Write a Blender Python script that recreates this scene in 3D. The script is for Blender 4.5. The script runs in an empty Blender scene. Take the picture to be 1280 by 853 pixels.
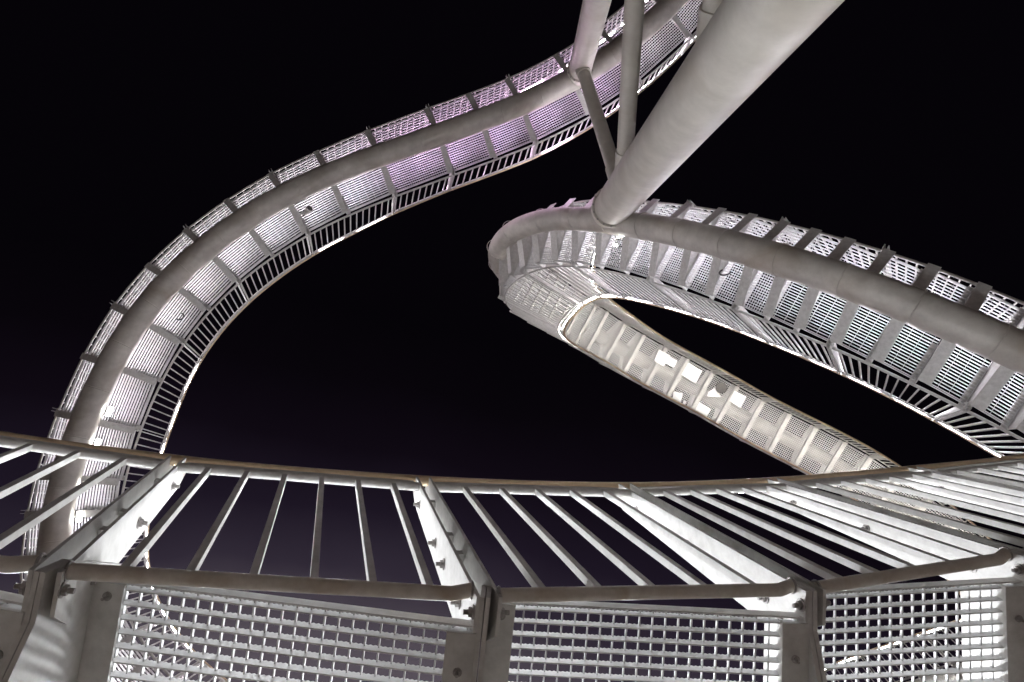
import bpy, bmesh, math, random
import numpy as np
from mathutils import Vector

random.seed(7)
rng = np.random.default_rng(7)
scene = bpy.context.scene
C = scene.collection

# ------------------------------------------------------------------ camera
# The camera lies on the ground of the hill and looks straight up:
# world +X is the picture's right, world +Y the picture's bottom.
CAM_H = 1.5
FOC = 780.0
cam_d = bpy.data.cameras.new("camera")
cam = bpy.data.objects.new("camera", cam_d)
C.objects.link(cam)
cam.location = (0, 0, CAM_H)
cam.rotation_euler = (math.pi, 0, 0)
cam_d.sensor_width = 36.0
cam_d.lens = FOC / 1280 * 36.0
cam_d.clip_start = 0.02
cam_d.clip_end = 2000
scene.camera = cam

# ------------------------------------------------------------------ world: night sky, city glow plus lens haze painted in towards +Y
world = bpy.data.worlds.new("World")
scene.world = world
world.use_nodes = True
nt = world.node_tree
nt.nodes.clear()
w_out = nt.nodes.new("ShaderNodeOutputWorld")
w_bg = nt.nodes.new("ShaderNodeBackground")
w_tc = nt.nodes.new("ShaderNodeTexCoord")
w_dot = nt.nodes.new("ShaderNodeVectorMath"); w_dot.operation = 'DOT_PRODUCT'
w_dot.inputs[1].default_value = (-0.22, 0.97, 0.0)
w_rmp = nt.nodes.new("ShaderNodeValToRGB")
el = w_rmp.color_ramp.elements
el[0].position = 0.0; el[0].color = (0.0016, 0.0011, 0.0022, 1)
el[1].position = 1.0; el[1].color = (0.16, 0.13, 0.14, 1)
for pos, col in ((0.10, (0.0024, 0.0015, 0.0030, 1)), (0.20, (0.0048, 0.0030, 0.0062, 1)), (0.30, (0.0120, 0.0082, 0.0165, 1)), (0.38, (0.030, 0.023, 0.037, 1)), (0.48, (0.095, 0.080, 0.098, 1))):
    e = el.new(pos); e.color = col
nt.links.new(w_tc.outputs["Generated"], w_dot.inputs[0])
w_nz = nt.nodes.new("ShaderNodeTexNoise"); w_nz.inputs["Scale"].default_value = 2.6; w_nz.inputs["Detail"].default_value = 5
w_ma = nt.nodes.new("ShaderNodeMath"); w_ma.operation = 'MULTIPLY_ADD'; w_ma.inputs[1].default_value = 0.12
w_sb = nt.nodes.new("ShaderNodeMath"); w_sb.operation = 'SUBTRACT'; w_sb.inputs[1].default_value = 0.06
nt.links.new(w_tc.outputs["Generated"], w_nz.inputs["Vector"])
nt.links.new(w_nz.outputs[0], w_ma.inputs[0]); nt.links.new(w_dot.outputs["Value"], w_ma.inputs[2])
nt.links.new(w_ma.outputs[0], w_sb.inputs[0]); nt.links.new(w_sb.outputs[0], w_rmp.inputs[0])
nt.links.new(w_rmp.outputs[0], w_bg.inputs[0])
w_bg.inputs[1].default_value = 0.62
nt.links.new(w_bg.outputs[0], w_out.inputs[0])

vs = scene.view_settings
vs.view_transform = 'Standard'; vs.look = 'None'; vs.gamma = 1.0
vs.use_curve_mapping = False
vs.exposure = 0.66
scene.cycles.sample_clamp_indirect = 6.0
scene.cycles.diffuse_bounces = 4
scene.cycles.glossy_bounces = 3

LED_FAR = 160.0
LED_NEAR = 70.0

# ------------------------------------------------------------------ materials
def new_mat(name):
    m = bpy.data.materials.new(name); m.use_nodes = True
    n = m.node_tree.nodes
    return m, m.node_tree, n["Principled BSDF"]

def steel(name, c0, c1, scale=14.0, metallic=0.25, rough=0.5, bump=0.05, stain=None, stain_scale=1.2):
    m, t, b = new_mat(name)
    tc = t.nodes.new("ShaderNodeTexCoord")
    nz = t.nodes.new("ShaderNodeTexNoise"); nz.inputs["Scale"].default_value = scale
    nz.inputs["Detail"].default_value = 6; nz.inputs["Roughness"].default_value = 0.65
    rp = t.nodes.new("ShaderNodeValToRGB")
    rp.color_ramp.elements[0].position = 0.32; rp.color_ramp.elements[0].color = (*c0, 1)
    rp.color_ramp.elements[1].position = 0.68; rp.color_ramp.elements[1].color = (*c1, 1)
    t.links.new(tc.outputs["Object"], nz.inputs["Vector"])
    t.links.new(nz.outputs[0], rp.inputs[0])
    col = rp.outputs[0]
    if stain:
        n2 = t.nodes.new("ShaderNodeTexNoise"); n2.inputs["Scale"].default_value = stain_scale
        n2.inputs["Detail"].default_value = 5; n2.inputs["Distortion"].default_value = 0.8
        r2 = t.nodes.new("ShaderNodeValToRGB")
        r2.color_ramp.elements[0].position = 0.50; r2.color_ramp.elements[0].color = (0, 0, 0, 1)
        r2.color_ramp.elements[1].position = 0.72; r2.color_ramp.elements[1].color = (0.75, 0.75, 0.75, 1)
        mx = t.nodes.new("ShaderNodeMix"); mx.data_type = 'RGBA'
        t.links.new(tc.outputs["Object"], n2.inputs["Vector"])
        t.links.new(n2.outputs[0], r2.inputs[0])
        t.links.new(r2.outputs[0], mx.inputs[0])
        t.links.new(col, mx.inputs[6]); mx.inputs[7].default_value = (*stain, 1)
        col = mx.outputs[2]
    t.links.new(col, b.inputs["Base Color"])
    rr = t.nodes.new("ShaderNodeMapRange")
    rr.inputs[3].default_value = rough - 0.1; rr.inputs[4].default_value = rough + 0.14
    t.links.new(nz.outputs[0], rr.inputs[0]); t.links.new(rr.outputs[0], b.inputs["Roughness"])
    b.inputs["Metallic"].default_value = metallic
    if bump:
        bp = t.nodes.new("ShaderNodeBump"); bp.inputs["Strength"].default_value = bump
        bp.inputs["Distance"].default_value = 0.01
        t.links.new(nz.outputs[0], bp.inputs["Height"]); t.links.new(bp.outputs[0], b.inputs["Normal"])
    return m

M = {}
M['galv'] = steel('galvanised_steel', (0.50, 0.49, 0.47), (0.66, 0.65, 0.63), 22, 0.1, 0.5)
M['grate'] = steel('grating_steel', (0.62, 0.62, 0.62), (0.76, 0.76, 0.76), 30, 0.1, 0.5, 0)
M['rail'] = steel('rail_steel', (0.56, 0.51, 0.45), (0.70, 0.66, 0.60), 26, 0.05, 0.45, stain=(0.46, 0.36, 0.26), stain_scale=9)
M['tube'] = steel('tube_steel', (0.48, 0.45, 0.41), (0.60, 0.57, 0.52), 7, 0.08, 0.5, 0.06, stain=(0.30, 0.24, 0.18), stain_scale=1.1)
def streak(m, axis_scale, amount=.16, scale=3.0):
    t = m.node_tree; b = t.nodes['Principled BSDF']
    src = b.inputs['Base Color'].links[0].from_socket
    tc = t.nodes.new('ShaderNodeTexCoord'); mp = t.nodes.new('ShaderNodeMapping'); mp.inputs['Scale'].default_value = axis_scale
    mp.inputs['Rotation'].default_value = (.25, .12, 0)
    nz = t.nodes.new('ShaderNodeTexNoise'); nz.inputs['Scale'].default_value = scale; nz.inputs['Detail'].default_value = 4
    mr = t.nodes.new('ShaderNodeMapRange'); mr.inputs[1].default_value = .3; mr.inputs[2].default_value = .7
    mr.inputs[3].default_value = 1 - amount; mr.inputs[4].default_value = 1.0 + amount * .4
    mx = t.nodes.new('ShaderNodeMix'); mx.data_type = 'RGBA'; mx.blend_type = 'MULTIPLY'; mx.inputs[0].default_value = 1
    t.links.new(tc.outputs['Object'], mp.inputs[0]); t.links.new(mp.outputs[0], nz.inputs['Vector']); t.links.new(nz.outputs[0], mr.inputs[0])
    t.links.new(src, mx.inputs[6]); t.links.new(mr.outputs[0], mx.inputs[7]); t.links.new(mx.outputs[2], b.inputs['Base Color'])
M['column'] = steel('column_steel', (0.56, 0.53, 0.47), (0.63, 0.60, 0.54), 9, 0.05, 0.5, 0.06, stain=(0.49, 0.45, 0.38), stain_scale=1.6)
streak(M['column'], (1.0, 1.0, 2.2), .10, 1.8); streak(M['tube'], (1, 1, 1), .22, 1.6)
M['stainless'] = steel('stainless_steel', (0.74, 0.57, 0.38), (0.82, 0.66, 0.47), 40, 0.5, 0.33, 0)
M['bolt'] = steel('bolt_steel', (0.24, 0.22, 0.21), (0.42, 0.40, 0.39), 60, 0.5, 0.4, 0)
M['panel'] = steel('white_panel', (0.80, 0.80, 0.80), (0.88, 0.88, 0.88), 12, 0.0, 0.5, 0)
M['dark'] = steel('dark_housing', (0.05, 0.045, 0.045), (0.09, 0.085, 0.08), 30, 0.2, 0.4, 0)
M['cable'] = steel('black_cable', (0.03, 0.03, 0.03), (0.05, 0.05, 0.05), 30, 0.0, 0.6, 0)
M['brass'] = steel('lamp_housing', (0.30, 0.22, 0.12), (0.45, 0.34, 0.2), 30, 0.3, 0.4, 0)
M['ground'] = steel('gravel', (0.46, 0.40, 0.34), (0.68, 0.60, 0.52), 6, 0.0, 0.9, 0.4)

def emit(name, col, strength):
    m, t, b = new_mat(name)
    b.inputs["Base Color"].default_value = (0.8, 0.8, 0.8, 1)
    b.inputs["Emission Color"].default_value = (*col, 1)
    b.inputs["Emission Strength"].default_value = strength
    return m
M['led'] = emit('led_far', (1.0, 0.94, 0.995), LED_FAR)
M['led_loop'] = emit('led_loop', (0.95, 0.90, 1.0), LED_FAR * 1.6)
M['led_dim'] = emit('led_dim', (1.0, 0.95, 0.89), LED_FAR * .56)
M['led_lilac'] = emit('led_lilac', (1.0, 0.66, 1.0), LED_FAR)
M['lens'] = emit('lamp_lens', (1.0, 0.98, 0.95), 90.0)
M['led_near'] = emit('led_near', (0.95, 0.97, 1.0), LED_NEAR)
M['led_bare_fill'] = emit('led_bare_fill', (0.93, 0.96, 1.0), 310.0)  # unseen far-rail strip, strength raised to brighten tubes and treads

# ------------------------------------------------------------------ mesh helpers
class MB:
    def __init__(s): s.v = []; s.f = []; s.sm = []
    def add(s, vs, fs, smooth=False):
        o = len(s.v); s.v += [tuple(float(x) for x in v) for v in vs]
        s.f += [tuple(i + o for i in f) for f in fs]; s.sm += [smooth] * len(fs)
    def hexa(s, p):            # 8 corners: 0-3 bottom ring, 4-7 top ring
        s.add(p, [(3, 2, 1, 0), (4, 5, 6, 7), (0, 1, 5, 4), (1, 2, 6, 5), (2, 3, 7, 6), (3, 0, 4, 7)])
    def bar(s, a, b, u, v):    # box from a to b with half-vectors u, v
        a, b, u, v = map(np.asarray, (a, b, u, v))
        s.hexa([a - u - v, a + u - v, a + u + v, a - u + v, b - u - v, b + u - v, b + u + v, b - u + v])
    def prism(s, poly, off):   # polygon (list of 3D points) extruded by +-off
        n = len(poly); off = np.asarray(off)
        vs = [np.asarray(q) - off for q in poly] + [np.asarray(q) + off for q in poly]
        s.add(vs, [tuple(range(n - 1, -1, -1)), tuple(range(n, 2 * n))] + [(i, (i + 1) % n, n + (i + 1) % n, n + i) for i in range(n)])
    def sweep(s, pts, r, n=12, caps=True, ref=None):
        pts = [np.asarray(q, float) for q in pts]; m = len(pts)
        T = [pts[min(i + 1, m - 1)] - pts[max(i - 1, 0)] for i in range(m)]
        T = [t / np.linalg.norm(t) for t in T]
        a = np.array([0, 0, 1.0]) if ref is None else np.asarray(ref, float)
        if abs(a.dot(T[0])) > .9: a = np.array([0, 1.0, 0])
        vs = []; U = a - a.dot(T[0]) * T[0]; U /= np.linalg.norm(U)
        for i in range(m):
            U = U - U.dot(T[i]) * T[i]; U /= np.linalg.norm(U); W = np.cross(T[i], U)
            rr = r[i] if hasattr(r, '__len__') else r
            for k in range(n):
                t = 2 * math.pi * k / n
                vs.append(pts[i] + rr * (math.cos(t) * U + math.sin(t) * W))
        fs = [(i * n + k, i * n + (k + 1) % n, (i + 1) * n + (k + 1) % n, (i + 1) * n + k) for i in range(m - 1) for k in range(n)]
        s.add(vs, fs, True)
        if caps:
            s.add(vs[:n], [tuple(range(n - 1, -1, -1))]); s.add(vs[-n:], [tuple(range(n))])
    def build(s, name, mat, parent=None):
        me = bpy.data.meshes.new(name)
        me.from_pydata(s.v, [], s.f); me.materials.append(mat)
        me.polygons.foreach_set("use_smooth", s.sm); me.update()
        bm = bmesh.new(); bm.from_mesh(me)
        bmesh.ops.remove_doubles(bm, verts=bm.verts, dist=1e-6) if len(s.v) < 4 else None
        bmesh.ops.recalc_face_normals(bm, faces=bm.faces); bm.to_mesh(me); bm.free()
        o = bpy.data.objects.new(name, me); C.objects.link(o)
        if parent:
            o.parent = parent
            o.matrix_parent_inverse = PINV.get(parent.name) or o.matrix_parent_inverse
        return o
PINV = {}
def tag(o, label=None, cat=None, group=None, kind=None):
    if label: o['label'] = label
    if cat: o['category'] = cat
    if group: o['group'] = group
    if kind: o['kind'] = kind
    return o
def empty(name, loc, label, cat, group=None):
    from mathutils import Matrix
    o = bpy.data.objects.new(name, None); C.objects.link(o); o.location = loc
    o.empty_display_size = 0.3
    PINV[o.name] = Matrix.Translation(-Vector(loc))
    return tag(o, label, cat, group)

def at(px, py, d):             # point of the place seen at a pixel, d metres above the camera
    return np.array([(px - 640) / FOC * d, (py - 426.5) / FOC * d, d + CAM_H])
def pix(P):
    P = np.asarray(P); d = P[..., 2] - CAM_H
    return np.stack([640 + FOC * P[..., 0] / d, 426.5 + FOC * P[..., 1] / d], -1)
def unit(v): return v / np.linalg.norm(v)

# ------------------------------------------------------------------ curves
def catmull(P, n=40):
    P = [np.asarray(p, float) for p in P]
    P = [2 * P[0] - P[1]] + P + [2 * P[-1] - P[-2]]
    out = []
    for i in range(1, len(P) - 2):
        p0, p1, p2, p3 = P[i - 1:i + 3]
        t = [0.0]
        for a, b in ((p0, p1), (p1, p2), (p2, p3)): t.append(t[-1] + max(np.linalg.norm(b - a), 1e-6) ** .5)
        for k in range(n):
            u = t[1] + (t[2] - t[1]) * k / n
            A1 = (t[1] - u) / (t[1] - t[0]) * p0 + (u - t[0]) / (t[1] - t[0]) * p1
            A2 = (t[2] - u) / (t[2] - t[1]) * p1 + (u - t[1]) / (t[2] - t[1]) * p2
            A3 = (t[3] - u) / (t[3] - t[2]) * p2 + (u - t[2]) / (t[3] - t[2]) * p3
            B1 = (t[2] - u) / (t[2] - t[0]) * A1 + (u - t[0]) / (t[2] - t[0]) * A2
            B2 = (t[3] - u) / (t[3] - t[1]) * A2 + (u - t[1]) / (t[3] - t[1]) * A3
            out.append((t[2] - u) / (t[2] - t[1]) * B1 + (u - t[1]) / (t[2] - t[1]) * B2)
    out.append(P[-2]); return np.array(out)

class Track:
    def __init__(s, ctrl, smooth=25, ds=0.03):
        P = catmull(ctrl)
        L = np.r_[0, np.cumsum(np.linalg.norm(np.diff(P, axis=0), axis=1))]
        n = int(L[-1] / ds) + 1
        S = np.linspace(0, L[-1], n)
        Q = np.stack([np.interp(S, L, P[:, k]) for k in range(3)], 1)
        k = np.exp(-.5 * (np.arange(-3 * smooth, 3 * smooth + 1) / smooth) ** 2); k /= k.sum()
        pad = 3 * smooth
        A = np.concatenate([2 * Q[0] - Q[pad:0:-1], Q, 2 * Q[-1] - Q[-2:-pad - 2:-1]])
        Q = np.stack([np.convolve(A[:, j], k, 'valid') for j in range(3)], 1)
        s.Q = Q; s.S = np.r_[0, np.cumsum(np.linalg.norm(np.diff(Q, axis=0), axis=1))]
        T = np.gradient(Q, axis=0); s.T = T / np.linalg.norm(T, axis=1)[:, None]
        s.len = s.S[-1]; s.us = 1.0
    def set_up(s, U, orth=True):
        U = U / np.linalg.norm(U, axis=1)[:, None]
        L = np.cross(s.T, U); L /= np.linalg.norm(L, axis=1)[:, None]
        if orth: U = np.cross(L, s.T)
        s.U, s.L = U, L
    def up_from_lateral(s, b):
        k = np.exp(-.5 * (np.arange(-75, 76) / 25.0) ** 2); k /= k.sum()
        Ts = np.stack([np.convolve(np.pad(s.T[:, j], 75, 'edge'), k, 'valid') for j in range(3)], 1)
        Ts /= np.linalg.norm(Ts, axis=1)[:, None]
        L = b - (Ts @ b)[:, None] * Ts; s.L = L / np.linalg.norm(L, axis=1)[:, None]
        s.U = np.cross(s.L, Ts)
    def frame(s, t):
        g = lambda A: np.array([np.interp(t, s.S, A[:, k]) for k in range(3)])
        return g(s.Q), unit(g(s.T)), unit(g(s.L)), unit(g(s.U)) * s.us
    def pt(s, t, l=0, u=0):
        P, T, L, U = s.frame(t); return P + l * L + u * U
    def s_at(s, px, py, lo=0, hi=1e9):
        q = pix(s.Q); d = np.hypot(q[:, 0] - px, q[:, 1] - py)
        d[(s.S < lo) | (s.S > hi)] = 1e9
        return s.S[d.argmin()]
    def line(s, t0, t1, l, u, step=0.12):
        n = max(2, int(math.ceil((t1 - t0) / step)) + 1)
        return [s.pt(t, l, u) for t in np.linspace(t0, t1, n)]

R_TUBE = 0.19
FLOOR = 0.42
HALF = 0.57
RAIL = 0.63
H_LOW, H_UP, H_HAND = 0.0, 0.98, 1.09     # rail heights above FLOOR

def grating(P00, P01, P10, P11, n_bear, n_cross, U, depth=0.03, thick=0.0035, serr=0, cw=0.0028):
    """bearing bars from the P0* edge to the P1* edge, cross bars across, frame round it"""
    m = MB(); U = unit(U)
    P00, P01, P10, P11 = map(np.asarray, (P00, P01, P10, P11))
    T = unit(P10 - P00); W = unit(P01 - P00)
    for i in range(n_bear):
        a = (i + .5) / n_bear
        A = P00 + (P01 - P00) * a; B = P10 + (P11 - P10) * a
        if serr:
            n = int(np.linalg.norm(B - A) / serr) * 2
            top = [A + (B - A) * k / n - U * (0.0 if k % 2 else 0.0035) for k in range(n + 1)]
            bot = [A + (B - A) * k / n - U * depth for k in range(n + 1)]
            vs = []; fs = []
            for t_, b_ in zip(top, bot):
                vs += [t_ - W * thick / 2, b_ - W * thick / 2, b_ + W * thick / 2, t_ + W * thick / 2]
            for k in range(n):
                o = 4 * k
                fs += [(o, o + 1, o + 5, o + 4), (o + 1, o + 2, o + 6, o + 5), (o + 2, o + 3, o + 7, o + 6), (o + 3, o, o + 4, o + 7)]
            m.add(vs, fs)
        else:
            m.bar(A - U * depth / 2, B - U * depth / 2, W * thick / 2, U * depth / 2)
    for j in range(n_cross):
        a = (j + .5) / n_cross
        A = P00 + (P10 - P00) * a; B = P01 + (P11 - P01) * a
        m.bar(A - U * 0.006, B - U * 0.006, T * cw, U * 0.005)
    for A, B, w in ((P00, P10, W), (P01, P11, W), (P00, P01, T), (P10, P11, T)):
        m.bar(A - U * (depth / 2 + .0005), B - U * (depth / 2 + .0005), w * 0.0025, U * (depth / 2 + .002))
    return m

def hexbolt(P, N, r=0.011, h=0.012):
    N = unit(N); m = MB()
    m.sweep([P, P + N * 0.003], r * 1.5, 14)
    m.sweep([P + N * 0.003, P + N * h], r, 6)
    m.sweep([P + N * h, P + N * (h + .012)], r * .55, 8)
    for i in range(len(m.sm)): m.sm[i] = False
    return m

def weld_rings(m, tr, t0, t1, step, r):
    t = t0 + step * .5
    while t < t1:
        P, T, L, U = tr.frame(t)
        pts = [P + (r + .002) * (math.cos(a) * L + math.sin(a) * U) for a in np.linspace(0, 2 * math.pi, 29)]
        m.sweep(pts, 0.006, 6, caps=False)
        t += step

def share_parts(items, mat, name, parent, cap=100, key=None):
    """up to cap nearest bars as parts of their own, the others as one part"""
    items = sorted(items, key=lambda it: it[0])
    for d, m in items[:cap]: m.build(name, mat, parent)
    if len(items) > cap:
        allm = MB()
        for d, m in items[cap:]: allm.add(m.v, m.f, False)
        tag(allm.build(name, mat, parent), kind='stuff')

def build_track(name, label, tr, brackets, posts, hand_lo=None, hand_hi=None, step=0.05, gap=0.125, led_pat=None, led='led', nbar=33, nosing=None, cpitch=None, open_led=None, hooded=None, gdepth=.034, bthick=.004, flange=.05):
    t0, t1 = 0.0, tr.len
    P0 = tr.pt(tr.len / 2)
    root = empty(name, tuple(P0), label, 'walkway')
    m = MB(); m.sweep(tr.line(t0, t1, 0, 0, 0.09), R_TUBE, 28)
    weld_rings(m, tr, t0, t1, 0.74, R_TUBE)
    m.build('spine_tube', M['tube'], root)
    # cross beams
    for t in brackets:
        P, T, L, U = tr.frame(t)
        m = MB()
        q = lambda l, u: P + l * L + u * U
        st = step(t) if callable(step) else step
        hb = FLOOR - st / 2 - .035
        ht = FLOOR + st / 2 - .004
        poly = [q(-.60, ht), q(-.60, hb - .06), q(-.17, .09), q(.17, .09), q(.60, hb - .06), q(.60, ht)]
        m.prism([p - T * .004 for p in poly], T * .005)
        for sg in (-1, 1):
            A, B = q(sg * .60, hb - .06), q(sg * .165, .09)
            m.bar(A - T * (flange - .005), B - T * (flange - .005), T * flange, unit(np.cross(unit(B - A), T)) * .005)
            a2, b2 = q(sg * .60, ht - .002), q(sg * .12, ht - .002)
            m.bar(a2 + T * .032, b2 + T * .032, T * .030, U * .004)
        if nosing and nosing(t):
            m.bar(q(-.585, ht + .020), q(.585, ht + .020), T * .050, U * .004)
            for e_ in (-.03, .0, .03): m.bar(q(-.58, ht + .0265) + T * e_, q(.58, ht + .0265) + T * e_, T * .006, U * .002)
        m.build('cross_beam', M['galv'], root)
    # treads
    for a, b in zip(brackets[:-1], brackets[1:]):
        e = 0.012
        Ua = tr.frame((a + b) / 2)[3]
        st = step((a + b) / 2) if callable(step) else step
        up, dn = st / 2, -st / 2
        nb_ = nbar((a + b) / 2) if callable(nbar) else nbar
        ln = b - a
        m = grating(tr.pt(a + e, -HALF, FLOOR + up), tr.pt(a + e, HALF, FLOOR + up), tr.pt(b - e - .01, -HALF, FLOOR + dn), tr.pt(b - e - .01, HALF, FLOOR + dn),
                    nb_, max(3, int(ln / ((1.14 / nb_) if not cpitch else cpitch((a + b) / 2)))), Ua, gdepth, bthick if not callable(bthick) else bthick(a), cw=.0013 if not callable(bthick) else bthick(a) * .36)
        m.build('tread', M['grate'], root)
    # railings
    bal = []
    for sd in (-1, 1):
        l = sd * RAIL
        pts = posts
        m = MB(); m.sweep(tr.line(pts[0], pts[-1], l, FLOOR + H_LOW), .0169, 10); m.build('lower_rail', M['galv'], root)
        m = MB(); m.sweep(tr.line(pts[0], pts[-1], l, FLOOR + H_UP), .0169, 10); m.build('upper_rail', M['galv'], root)
        m = MB(); m.sweep(tr.line(pts[0], pts[-1], l, FLOOR + H_HAND), .021, 12); m.build('handrail', M['stainless'], root)
        for t in pts:
            P, T, L, U = tr.frame(t)
            q = lambda ll, u: P + sd * ll * L + (FLOOR + u) * U
            m = MB()
            poly = [q(RAIL + .03, -.13), q(RAIL + .03, 1.03), q(RAIL + .005, 1.075), q(RAIL - .03, 1.03), q(RAIL - .075, -.02), q(RAIL - .05, -.13)]
            for o in (-.022, .022): m.prism([p + T * o for p in poly], T * .004)
            m.bar(q(RAIL - .02, -.06) - T * .04, q(RAIL - .02, -.06) + T * .04, U * .012, L * .012)
            m.build('post', M['galv'], root)
        for a, b in zip(pts[:-1], pts[1:]):
            n = max(1, int(round((b - a) / gap)))
            for k in range(1, n):
                t = a + (b - a) * k / n
                P, T, L, U = tr.frame(t)
                A = P + l * L + (FLOOR + H_LOW) * U; B = P + l * L + (FLOOR + H_UP) * U
                m = MB(); m.bar(A, B, T * .0080, L * .010)
                d = np.linalg.norm((A + B) / 2 - np.array([0, 0, CAM_H]))
                px = pix((A + B) / 2)
                if not (-40 < px[0] < 1320 and -40 < px[1] < 893): d += 100
                bal.append((d, m))
            # light channel under the handrail with two lamps for each bay; a hooded bay has a deep outer lip
            hood = hooded(sd, tr.pt((a + b) / 2, l, FLOOR + H_HAND)) if hooded else False
            cm = MB()
            T, L, U = tr.frame((a + b) / 2)[1:]
            lp = sd * (RAIL - .014)
            for p_, q_ in ((lambda z: zip(z[:-1], z[1:]))(tr.line(a + .03, b - .03, lp, FLOOR + H_HAND - .026, 0.2))):
                cm.bar(p_, q_, L * .020, U * .0025)
                op = open_led and open_led(sd, a)
                w = .045 if hood else (.004 if op else .009)
                cm.bar(p_ + L * sd * .018 - U * (.0025 + w / 2), q_ + L * sd * .018 - U * (.0025 + w / 2), L * .002, U * (w / 2 - .0004))
            bay = b - a; ch = cm.build('light_channel', M['galv'], root)
            for c0, c1 in (((.10, .40), (.58, .90)) if op else ((.07, .45), (.55, .93))):
                lm = MB()
                z = tr.line(a + bay * c0, a + bay * c1, lp, FLOOR + H_HAND - .035, 0.2)
                for p_, q_ in zip(z[:-1], z[1:]): lm.bar(p_, q_, L * (.012 if op else .010), U * (.006 if op else .005))
                lm.build('light_strip', M[led(a) if callable(led) else led], ch)
    share_parts(bal, M['galv'], 'baluster', root)
    return root

# ------------------------------------------------------------------ ground
m = MB()
ring = [(0.0, 0)]
vsr = [(0, 0, 0)]; fsr = []
NR, NA = 26, 64
for i in range(1, NR + 1):
    r = 900 * (i / NR) ** 3
    for k in range(NA):
        a = 2 * math.pi * k / NA
        z = 0.0 if r < 2.2 else (0.06 * math.sin(a * 3 + i) if r < 30 else -min(30, (r - 30) * .35))
        vsr.append((r * math.cos(a), r * math.sin(a), z))
for k in range(NA): fsr.append((0, 1 + k, 1 + (k + 1) % NA))
for i in range(NR - 1):
    for k in range(NA):
        a = 1 + i * NA + k; b = 1 + i * NA + (k + 1) % NA
        fsr.append((a, a + NA, b + NA, b))
m.add(vsr, fsr, True)
tag(m.build('ground', M['ground']), 'pale gravel hilltop under the walkways', 'ground', kind='structure')

# ------------------------------------------------------------------ the curved walkway on the left
ctrl = [at(420, 1130, 6.6), at(260, 1010, 7.2), at(150, 920, 7.7), at(88, 830, 8.2), at(62, 750, 8.6), at(65, 680, 8.8), at(81, 590, 9.1), at(118, 494, 9.4), at(138, 450, 9.55), at(174, 393, 9.75),
        at(216, 345, 9.95), at(260, 306, 10.1), at(307, 272, 10.25), at(360, 241, 10.4), at(417, 215, 10.5), at(479, 193, 10.65), at(552, 168, 10.75), at(604, 149, 10.8),
        at(657, 130, 10.85), at(754, 79, 10.95), at(799, 43, 11.0), at(836, 10, 11.05), at(880, -40, 11.1), at(930, -110, 11.2), at(975, -190, 11.3)]
trL = Track(ctrl, 20)
def vp_dir(x, y): return unit(np.array([x - 640, y - 426.5, FOC]))
tab = [((75, 853), (540, 640)), ((65, 680), (530, 640)), ((118, 494), (520, 645)), ((174, 393), (470, 650)), ((260, 306), (430, 635)), ((417, 215), (440, 560)), ((479, 193), (465, 490)), ((552, 168), (500, 440)), ((657, 130), (600, 400)), ((799, 43), (725, 295)), ((930, -110), (740, 270))]
ts = [trL.s_at(*p) for p, v in tab]; ds_ = np.array([vp_dir(*v) for p, v in tab])
U = np.stack([np.interp(trL.S, ts, ds_[:, k]) for k in range(3)], 1)
trL.set_up(U, orth=False)
bpx = [(400, 1100), (330, 1060), (260, 1000), (205, 960), (160, 920), (125, 880), (98, 845), (78, 803), (67, 762), (72, 725), (76, 690), (84, 640), (100, 597), (122, 526), (152, 460), (187, 405), (226, 358), (269, 320), (315, 285), (366, 256), (421, 230), (482, 208),
       (557, 182), (610, 163), (662, 145), (727, 112), (789, 75), (849, 19), (905, -50), (950, -120)]
bL = [trL.s_at(x, y) for x, y in bpx]
bL = sorted(bL)
i0 = 13
postL = [bL[i] for i in (0, 2, 4, 6, 8, 10, 11, 13, 15, 17, 19, 21, 22, 24, 26, 27, 29)]
build_track('curved_walkway', 'long steel walkway curving from lower left up to the top edge, with its tube underneath', trL, bL, postL, gdepth=.050, nbar=28, cpitch=lambda t: .115 if pix(trL.pt(t))[0] < 470 else .04, led=lambda t: 'led_lilac' if 375 < pix(trL.pt(t))[0] < 700 else 'led', open_led=lambda sd, t: True,
            hooded=lambda sd, P: sd < 0 and 246 < pix(P)[0] < 690 and not 415 < pix(P)[0] < 480)

# ------------------------------------------------------------------ the looping walkway on the right
E_ = np.array([.88, .47, 0]); E_ /= np.linalg.norm(E_)
B_ = np.array([-E_[1], E_[0], 0])
ctrl = [at(1520, 560, 5.5), at(1400, 497, 5.65), at(1265, 434, 6.03), at(1209, 409, 6.2), at(1152, 387, 6.4), at(1096, 363, 6.65), at(1040, 346, 6.95), at(949, 316, 7.5), at(892, 301.5, 8.0), at(836, 288, 8.65),
        at(780, 279, 9.4), at(720, 272, 10.2), at(694, 272, 10.6), at(660, 276, 10.9), at(634, 289, 11.2), at(621, 303, 11.55), at(619, 320, 12.1), at(630, 341, 13.1), at(663, 366, 14.6),
        at(713, 397, 16.2), at(768, 432, 17.1), at(870, 487, 17.6), at(935, 524, 17.4), at(1001, 557, 17.1), at(1065, 592, 16.7), at(1150, 652, 16.0), at(1215, 705, 15.2), at(1290, 780, 14.2), at(1370, 870, 13.0)]
trR = Track(ctrl, 18); trR.us = 1.2
trR.up_from_lateral(B_)
mid = trR.s_at(618, 318)
lo = [(1510, 555), (1455, 528), (1395, 500), (1330, 470), (1259, 452), (1184, 420), (1118, 394), (1063, 372), (1014, 355), (971, 340), (930, 331), (892, 317), (854, 307), (816, 297), (779, 290), (745, 286), (714, 285), (687, 284), (664, 286), (646, 292), (632, 300)]
bR = [trR.s_at(x, y, hi=mid) for x, y in lo]
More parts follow.
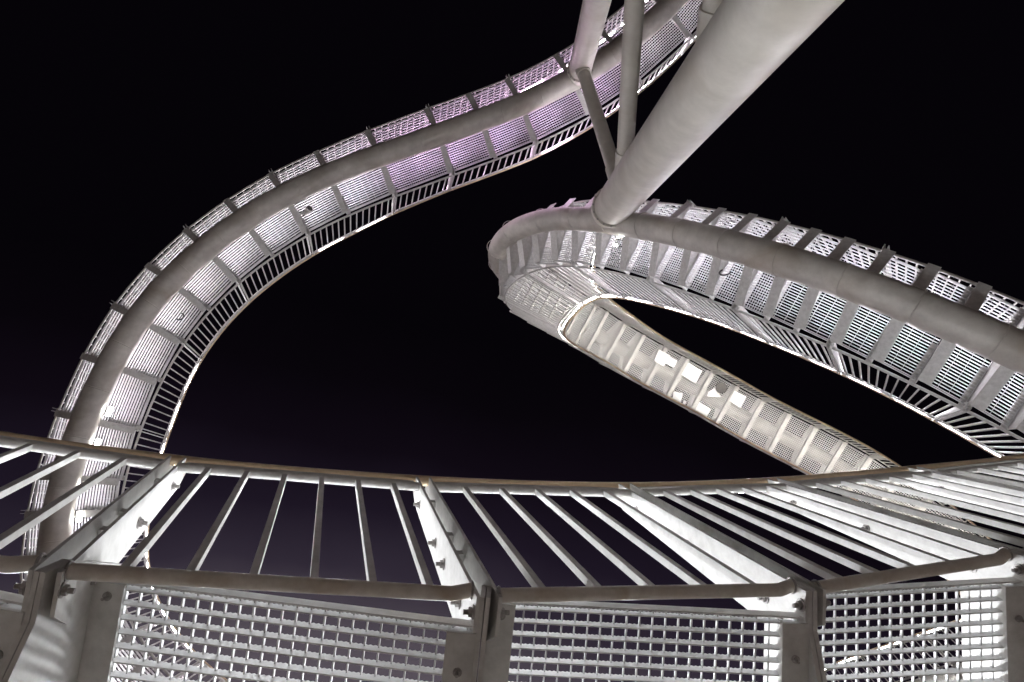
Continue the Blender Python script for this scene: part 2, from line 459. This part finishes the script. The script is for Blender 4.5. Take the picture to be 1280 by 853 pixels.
hi_px = [(737, 398), (761, 415), (784, 436), (812, 453), (840, 469), (870, 489), (900, 510), (935, 526), (968, 544), (1001, 559), (1036, 577), (1066, 596), (1103, 619), (1140, 645), (1175, 674), (1212, 705), (1254, 740), (1300, 792), (1345, 842)]
hi_s = [trR.s_at(x, y, lo=mid + 1) for x, y in hi_px]
n = int((hi_s[0] - bR[-1]) / .5)
bR += [bR[-1] + (hi_s[0] - bR[-1]) * k / n for k in range(1, n)] + hi_s
bR = sorted(bR)
pR = [bR[i] for i in (1, 4, 7, 10, 13, 16, 19)]
rest = bR[20:]
pR += rest[2::2]
if pR[-1] != bR[-1]: pR.append(bR[-1])
s_slat = trR.s_at(985, 328, hi=mid)
build_track('looping_walkway', 'steel walkway rising from the right edge into a loop, white panels on its upper part', trR, bR, pR, step=lambda t: 0.10 if t < mid else 0.02, gap=0.12, bthick=lambda t: .004 if t < mid + .5 else .011, led=lambda t: 'led_dim' if t > mid - 2.4 else 'led_loop', flange=.066,
            nbar=lambda t: 33 if t < mid + .5 else 23, nosing=lambda t: t > mid + 1.2, cpitch=lambda t: .115 if t < s_slat else (.0345 if t < mid + .5 else .05), open_led=lambda sd, t: sd > 0 and t < mid - 1.5)

# ------------------------------------------------------------------ walkway far behind the mesh at the lower right
ctrl = [at(880, 1015, 13.5), at(960, 975, 13.2), at(1040, 943, 13), at(1110, 916, 12.8), at(1190, 890, 12.6), at(1270, 865, 12.3), at(1370, 838, 12), at(1470, 812, 11.6)]
trB = Track(ctrl, 16)
trB.set_up(np.tile(vp_dir(700, 330), (len(trB.S), 1)), orth=False)
bB = list(np.arange(0.3, trB.len - .2, .72)); 
build_track('lower_walkway', 'distant lit walkway seen through the step mesh at the lower right', trB, bB, bB[::2] if len(bB) % 2 else bB[::2] + [bB[-1]], led='led_dim')

# ------------------------------------------------------------------ the stair walkway in the foreground
UF = unit(np.array([-.274, -.02, .96]))
nodes = [(-3.45, -.35, .75), (-2.62, .02, .93), (-1.79, .29, 1.11), (-.951, .474, 1.29), (-.062, .600, 1.47), (.778, .657, 1.65), (1.49, .630, 1.83), (2.247, .615, 2.01), (2.97, .595, 2.19), (3.70, .50, 2.37)]
nodes = [np.array([x, y, z + CAM_H]) for x, y, z in nodes]
UFS = [unit(np.array([-.274, uy, .96])) for uy in (-.02, -.02, -.02, -.03, -.04, -.03, .012, .01, .0, .0)]
nN = len(nodes)
FW = 1.16                                                     # rail to rail
root = empty('stair_walkway', (0, 1.2, 1.2 + CAM_H), 'close steel stair walkway with open mesh steps across the bottom of the picture', 'walkway')
tang, latv = [], []
for i in range(nN):
    t = unit(nodes[min(i + 1, nN - 1)] - nodes[max(i - 1, 0)])
    l = np.cross(np.array([0, 0, 1.0]), t); l[2] = 0; l = unit(l)    # points to +Y, away from the camera
    tang.append(t); latv.append(l)
hor = [unit(np.array([t[0], t[1], 0])) for t in tang]
cen = [nodes[i] + latv[i] * FW / 2 - UF * .42 for i in range(nN)]
m = MB(); m.sweep(catmull(cen, 10), R_TUBE, 28); m.build('spine_tube', M['tube'], root)

def plate(P, t, l, polyHU, off, th):
    """polygon given as (lateral, up) pairs in the post plane"""
    pr = [P + l * a + UF * b for a, b in polyHU]
    mm = MB(); mm.prism([q + t * off for q in pr], t * th / 2); return mm

RISE = .18
for i in range(nN):
    P, t, l, h = nodes[i], tang[i], latv[i], hor[i]
    UF = UFS[i]
    zt = P[2] + .01
    zc = np.array([0, 0, 1.0])
    for side in (0, 1):
        Pb = P + l * FW * side; ls = l if side == 0 else -l
        pp = bpy.data.objects
        m = MB()
        poly = [(-.012, -.035), (-.012, 1.09), (.015, 1.135), (.05, 1.13), (.085, 1.02), (.145, .10), (.135, .05), (.080, -.035)]
        for off in (-.026, .026):
            q = plate(Pb, t, ls, poly, off, .009); m.add(q.v, q.f)
        for u0 in (.88, .52, .36):                             # spacer blocks between the plates
            m.bar(Pb + ls * .045 + UF * u0 - t * .021, Pb + ls * .045 + UF * u0 + t * .021, ls * .016, UF * .016)
        post = m.build('post', M['galv'], root)
        if side == 0:
            for (a, u) in ((.05, .90), (.06, .52), (.065, .36), (.07, .12), (.03, -.02)):
                sgn = 1 if i >= 5 else -1
                sgns = (-1, 1)
                for sg in sgns:
                    if u in (.36,) and i != 4: continue
                    hexbolt(Pb + ls * a + UF * u + t * sg * .0305, t * sg).build('bolt', M['bolt'], post)
    # stepped cross beam: two web plates standing from the lower step up to the higher one
    m = MB()
    for off in (-.0065, .0065):
        zl, zh = P[2] - .005, P[2] + .235
        top = [P + l * .0 + h * off, P + l * .03 + h * off, P + l * (FW - .03) + h * off, P + l * FW + h * off]
        c = .22
        pts = []
        def pt(a, z): return np.array([*(P[:2] + l[:2] * a + h[:2] * off), z])
        pts = [pt(-.006, zl + .05), pt(-.010, zl - .03), pt(.09, zl - .035), pt(FW / 2 - .17, zl - .20), pt(FW / 2 + .17, zl - .20), pt(FW - .06, zl - .055), pt(FW + .012, zl - .05), pt(FW + .012, zl + .04), pt(FW - .07, zh), pt(.07, zh)]
        m.prism(pts, h * .0055)
    beam = m.build('cross_beam', M['galv'], root)
    m = MB()                                                   # lower flange carries the step on the left
    a0, a1 = P + l * .072 - h * .046, P + l * (FW - .07) - h * .046
    a0[2] = a1[2] = P[2] - .041
    m.bar(a0, a1, h * .034, zc * .004)
    m.bar(a0 - h * .030 + zc * .018, a1 - h * .030 + zc * .018, h * .003, zc * .014)
    fl = m.build('flange', M['galv'], beam)
    hexbolt(a0 + l * .09 - zc * .004, -zc, .007, .007).build('bolt', M['bolt'], fl)
    m = MB()                                                   # upper flange carries the step on the right
    b0, b1 = P + l * .072 + h * .046, P + l * (FW - .07) + h * .046
    b0[2] = b1[2] = P[2] + RISE - .041
    m.bar(b0, b1, h * .034, zc * .004)
    fl = m.build('flange', M['galv'], beam)
    hexbolt(b0 + l * .03 - zc * .004, -zc, .007, .007).build('bolt', M['bolt'], fl)
for i in range(nN - 1):
    A, B = nodes[i], nodes[i + 1]
    z = B[2] - .005
    hA, hB = hor[i], hor[i + 1]
    def tp(P, h, l, a, e): q = P + l * a + h * e; return np.array([q[0], q[1], z])
    vis = 2 <= i <= 7
    m = grating(tp(A, hA, latv[i], .075, .020), tp(A, hA, latv[i], FW - .075, .020), tp(B, hB, latv[i + 1], .062, -.018), tp(B, hB, latv[i + 1], FW - .075, -.018),
                30, int(np.linalg.norm(B - A) / .0345), np.array([0, 0, 1.0]), .0255, .0035, cw=.0017, serr=.0115 if vis else 0)
    m.build('tread', M['grate'], root)
    for side in (0, 1):
        la, lb = latv[i] * FW * side, latv[i + 1] * FW * side
        ta, tb = tang[i], tang[i + 1]
        d = unit(B - A)
        a_, b_ = A + la, B + lb
        s_in = latv[i] if side == 0 else -latv[i]
        Ua, Ub = UFS[i], UFS[i + 1]; UF = unit(Ua + Ub)
        def off(u, e=.03, inn=0.0): return a_ + d * e + Ua * u + s_in * inn, b_ - d * e + Ub * u + s_in * inn
        p, q = off(0, .031)
        k1, k2 = q - d * .052, q - d * .050
        m = MB(); m.sweep([p, p + (q - p) * .33, p + (q - p) * .66, k1, k2, q - s_in * .004 + UF * .018], .0169, 16); m.build('lower_rail', M['rail'], root)
        for c_, w_ in ((p, d), (q - s_in * .004 + UF * .018, d)):
            uu = unit(np.cross(w_, UF)); vv = np.cross(w_, uu)
            m = MB(); m.sweep([c_ + .0185 * (math.cos(t_) * uu + math.sin(t_) * vv) for t_ in np.linspace(0, 2 * math.pi, 17)], .0035, 6, caps=False)
            m.build('weld_bead', M['bolt'], root)
        p, q = off(.96)
        m = MB(); m.sweep([p, (p + q) / 2, q], .0169, 14); m.build('upper_rail', M['galv'], root)
        p, q = off(1.050, .04, .020)
        m = MB()
        if side == 0: m.bar(p, q, s_in * .019, UF * .003)
        else: m.bar(p, q, s_in * .005, UF * .003)  # far cover cut narrow so its unseen strip lights the tubes above
        m.bar(p - s_in * .017 - UF * .012, q - s_in * .017 - UF * .012, s_in * .002, UF * .0085)
        ch = m.build('light_channel', M['galv'], root)
        p, q = off(1.039, .13, .022)
        m = MB(); m.bar(p, q, s_in * .010, UF * .006); m.build('light_strip', M['led_near' if side == 0 else 'led_bare_fill'], ch)
        nb = 7 if i == 3 else 6
        for k in range(1, nb):
            f = k / nb
            X = a_ + (b_ - a_) * f
            w = unit(UF - UF.dot(d) * d)
            sq = unit(np.cross(d, UF))
            Uk = unit(Ua * (1 - f) + Ub * f)
            m = MB(); m.bar(X + Uk * .012, X + Uk * .952, d * .0090, sq * .0105); m.build('baluster', M['galv'], root)
for side in (0, 1):
    pts = catmull([nodes[i] + latv[i] * (FW * side + (.006 if side == 0 else -.006)) + UFS[i] * 1.085 for i in range(nN)], 12)
    m = MB(); m.sweep(pts, .0212, 16); m.build('handrail', M['stainless'], root)

# ------------------------------------------------------------------ columns and braces
def column(name, label, cat, A, B, r, ring=False, group=None, base=False, sleeves=()):
    A, B = np.asarray(A, float), np.asarray(B, float); A[2] += CAM_H; B[2] += CAM_H
    d = unit(B - A); n = int(np.linalg.norm(B - A) / .4) + 2
    root = empty(name, tuple(A), label, cat, group)
    m = MB(); Bs = B - d * (ring + .012) if ring else B
    m.sweep([A + (Bs - A) * k / n for k in range(n + 1)], r, 40, caps=True)
    m.build('shaft', M['column'], root)
    if ring:
        a = unit(np.cross(d, (0.3, 1, 0.2))); b = np.cross(d, a)
        P = B - d * ring
        m = MB(); m.sweep([P - d * .012, P + d * .004], r - .03, 40); m.sweep([P + d * .004, P + d * .03], r + .035, 40); m.sweep([P + d * .03, P + d * (ring - .03)], r + .012, 40); m.build('collar', M['column'], root)
        s_ = unit(np.array([.75, .66, 0]))
        m = MB(); m.sweep([P - d * .11 + s_ * (r + .02), P + d * .02 + s_ * (r + .02)], .028, 16); m.build('pin', M['galv'], root)
        for t in np.linspace(0, 2 * math.pi, 17)[:-1]:
            hexbolt(P + d * .004 + (r + .022) * (math.cos(t) * a + math.sin(t) * b), -d, .010, .010).build('bolt', M['bolt'], root)
    for (t_, r_, ln_) in sleeves:                              # end sleeve with its weld bead where a brace meets a column
        P = A + (B - A) * t_; dd = d if t_ < .5 else -d
        m = MB(); m.sweep([P, P + dd * ln_], r + r_, 32); m.build('end_sleeve', M['column'], root)
    if base:
        m = MB(); m.sweep([A + d * 0.0, A + d * .05], r + .18, 40); m.build('base_plate', M['galv'], root)
    return root
column('support_column', 'thick pale steel column rising from the upper right to the loop tube', 'column', (1.66, -2.05, -CAM_H), (1.50, -2.0, 9.55), .28, ring=.28, base=True)
column('support_column', 'slimmer steel column meeting the curved walkway tube at the top edge', 'column', (1.13, -4.62, -CAM_H), (1.16, -4.62, 10.85), .19, ring=.25, base=True)
column('brace_pipe', 'short thin brace pipe from the slim column down to the thick column', 'brace pipe', (1.155, -4.55, 10.35), (1.45, -2.12, 8.45), .105, sleeves=((0, .016, .27), (1, .016, .36)))
column('brace_pipe', 'long brace pipe running off the top edge left of the thick column', 'brace pipe', (1.13, -4.55, 5.2), (1.44, -2.12, 8.05), .105, sleeves=((0, .016, .27), (1, .016, .38)))
column('brace_pipe', 'brace pipe leaving the thick column at the top edge, close to the camera', 'brace pipe', (1.14, -4.55, 2.0), (1.52, -2.12, 4.75), .12, sleeves=((0, .016, .27), (1, .018, .40)))

# saddle where the thick column meets the loop tube
# ------------------------------------------------------------------ panels, floodlight, cables on the loop
def quad_panel(px4, label, t_off=.05):
    c = np.mean(np.array(px4), 0)
    s = trR.s_at(c[0], c[1], lo=mid + 2)
    P, T, L, U = trR.frame(s)
    O = P + U * (FLOOR + t_off)
    pts = []
    for x, y in px4:
        r = np.array([(x - 640) / FOC, (y - 426.5) / FOC, 1.0]); o = np.array([0, 0, CAM_H])
        k = (O - o).dot(U) / r.dot(U); pts.append(o + r * k)
    m = MB(); m.prism(pts, U * .004)
    for p in pts:                                              # clips that hold the sheet to the mesh
        q = p + (np.mean(pts, 0) - p) * .15
        m.bar(q - U * .006, q - U * t_off, T * .008, L * .008)
    o = m.build('white_panel', M['panel'])
    return tag(o, label, 'panel', 'white panels on the loop')
Z7 = lambda pts: [(800 + x / 5.333, 420 + y / 5.333) for x, y in pts]
quad_panel(Z7([(125, 90), (200, 130), (160, 205), (95, 165)]), 'square white panel farthest up the loop floor, touching a smaller one')
quad_panel(Z7([(192, 133), (250, 165), (225, 215), (168, 183)]), 'small white panel tucked beside the farthest square panel')
quad_panel(Z7([(325, 178), (415, 235), (372, 320), (275, 260)]), 'largest white panel, upper side of the loop floor before the floodlight')
quad_panel(Z7([(225, 370), (285, 385), (268, 462), (215, 428)]), 'narrow white panel by the lower handrail of the loop')
quad_panel(Z7([(294, 432), (309, 440), (290, 480), (275, 467)]), 'thin white strip panel beside the narrow panel')
quad_panel(Z7([(397, 440), (470, 490), (432, 560), (358, 510)]), 'square white panel by the lower handrail, nearest the floodlight')
quad_panel(Z7([(630, 365), (710, 405), (670, 480), (595, 435)]), 'white panel just right of the round floodlight')
quad_panel(Z7([(455, 375), (510, 335), (540, 408), (448, 405)]), 'crooked white panel under the round floodlight', .09)

def floodlight(name, P, N, side, r, label, mat):
    N = unit(N); root = empty(name, tuple(P), label, 'floodlight')
    a = unit(np.cross(N, side)); b = np.cross(N, a)
    m = MB()
    prof = [(0, r * .55), (.06, r * .75), (.14, r), (.17, r)]
    m.sweep([P + N * x for x, y in prof], [y for x, y in prof], 24); m.build('housing', mat, root)
    m = MB(); m.sweep([P + N * .171, P + N * .176], r * .82, 24); m.build('lens', M['dark'], root)
    m = MB()
    pts = [P + N * .171 + r * (math.cos(t) * a + math.sin(t) * b) for t in np.linspace(0, 2 * math.pi, 25)]
    m.sweep(pts, r * .1, 8, caps=False); m.build('rim', mat, root)
    m = MB()
    arc = [P + N * .08 + (r + .03) * (math.cos(t) * a - math.sin(t) * b * .2) - N * (.14 * math.sin(t)) for t in np.linspace(0, math.pi, 13)]
    m.sweep(arc, .012, 8); m.build('yoke', M['galv'], root)
    return root
s = trR.s_at(902, 487, lo=mid + 2)
P, T, L, U = trR.frame(s)
c = np.array([(902 - 640) / FOC, (485 - 426.5) / FOC, 1.0]); o = np.array([0, 0, CAM_H])
k = (P + U * (FLOOR + .22) - o).dot(U) / c.dot(U)
floodlight('floodlight', o + c * k - U * .17, U, T, .14, 'round dark floodlight mounted among the white panels of the loop', M['dark'])
s = trL.s_at(368, 240)
P, T, L, U = trL.frame(s)
floodlight('floodlight', trL.pt(s, -.30, .33), unit(-U + .9 * T), L, .06, 'small pale floodlight under the curved walkway beside its tube', M['galv'])

def cable(P, T, N, r, label):
    m = MB()
    N = unit(N); T = unit(T)
    pts = [P + T * r * 1.1 * math.cos(t) + N * r * 1.3 * math.sin(t) for t in np.linspace(-.3, math.pi + .5, 22)]
    m.sweep(pts, .011, 8)
    return tag(m.build('cable_loop', M['cable'], None), label, 'cable')
s = trL.s_at(206, 382)
P, T, L, U = trL.frame(s)
cable(trL.pt(s, -.34, .36), T, -L - U * .6, .055, 'black cable loop hanging under the curved walkway left of the frame centre')
s = trR.s_at(905, 312, hi=mid)
P, T, L, U = trR.frame(s)
cable(trR.pt(s, .26, .24), T, L - U * .6, .06, 'black cable loop hanging beside the loop tube near a cross beam')

# ------------------------------------------------------------------ small lamps fixed beside the tubes
def tube_lamp(tr, s, l, u, label, k_=1.0):
    P, T, L, U = tr.frame(s)
    sg = 1 if l > 0 else -1
    N = unit(-U * .75 + L * sg * .65)
    P = P + L * l + U * u
    W = np.cross(N, T) * k_; T = T * k_
    root = empty('lamp', tuple(P), label, 'lamp', 'lamps beside the tubes')
    m = MB(); m.bar(P - N * .035, P, T * .075, W * .035)
    for k in (-.05, -.025, 0, .025, .05): m.bar(P - N * .050 + T * k, P - N * .036 + T * k, T * .004, W * .032)
    m.build('housing', M['galv'], root)
    m = MB(); m.bar(P + N * .001, P + N * .006, T * .066, W * .027); m.build('lens', M['lens'], root)
    m = MB(); m.bar(P - N * .03, tr.pt(s, sg * .17, .05), T * .012, U * .004); m.build('bracket', M['galv'], root)
for (x, y), lab in (((112, 508), 'bright lamp at the tube edge just above the foreground handrail, upper of two'),
                    ((98, 552), 'bright lamp at the tube edge right behind the foreground handrail'),
                    ((82, 606), 'upper of two lamps shining between the balusters at the left tube'),
                    ((74, 648), 'lower of two lamps shining between the balusters at the left tube'),
                    ((78, 822), 'lamp shining through the left end of the step mesh')):
    tube_lamp(trL, trL.s_at(x, y), -.235, .10, lab)
tube_lamp(trR, trR.s_at(772, 279, hi=mid), .30, .14, 'single lamp at the loop tube just below the thick column end', .6)
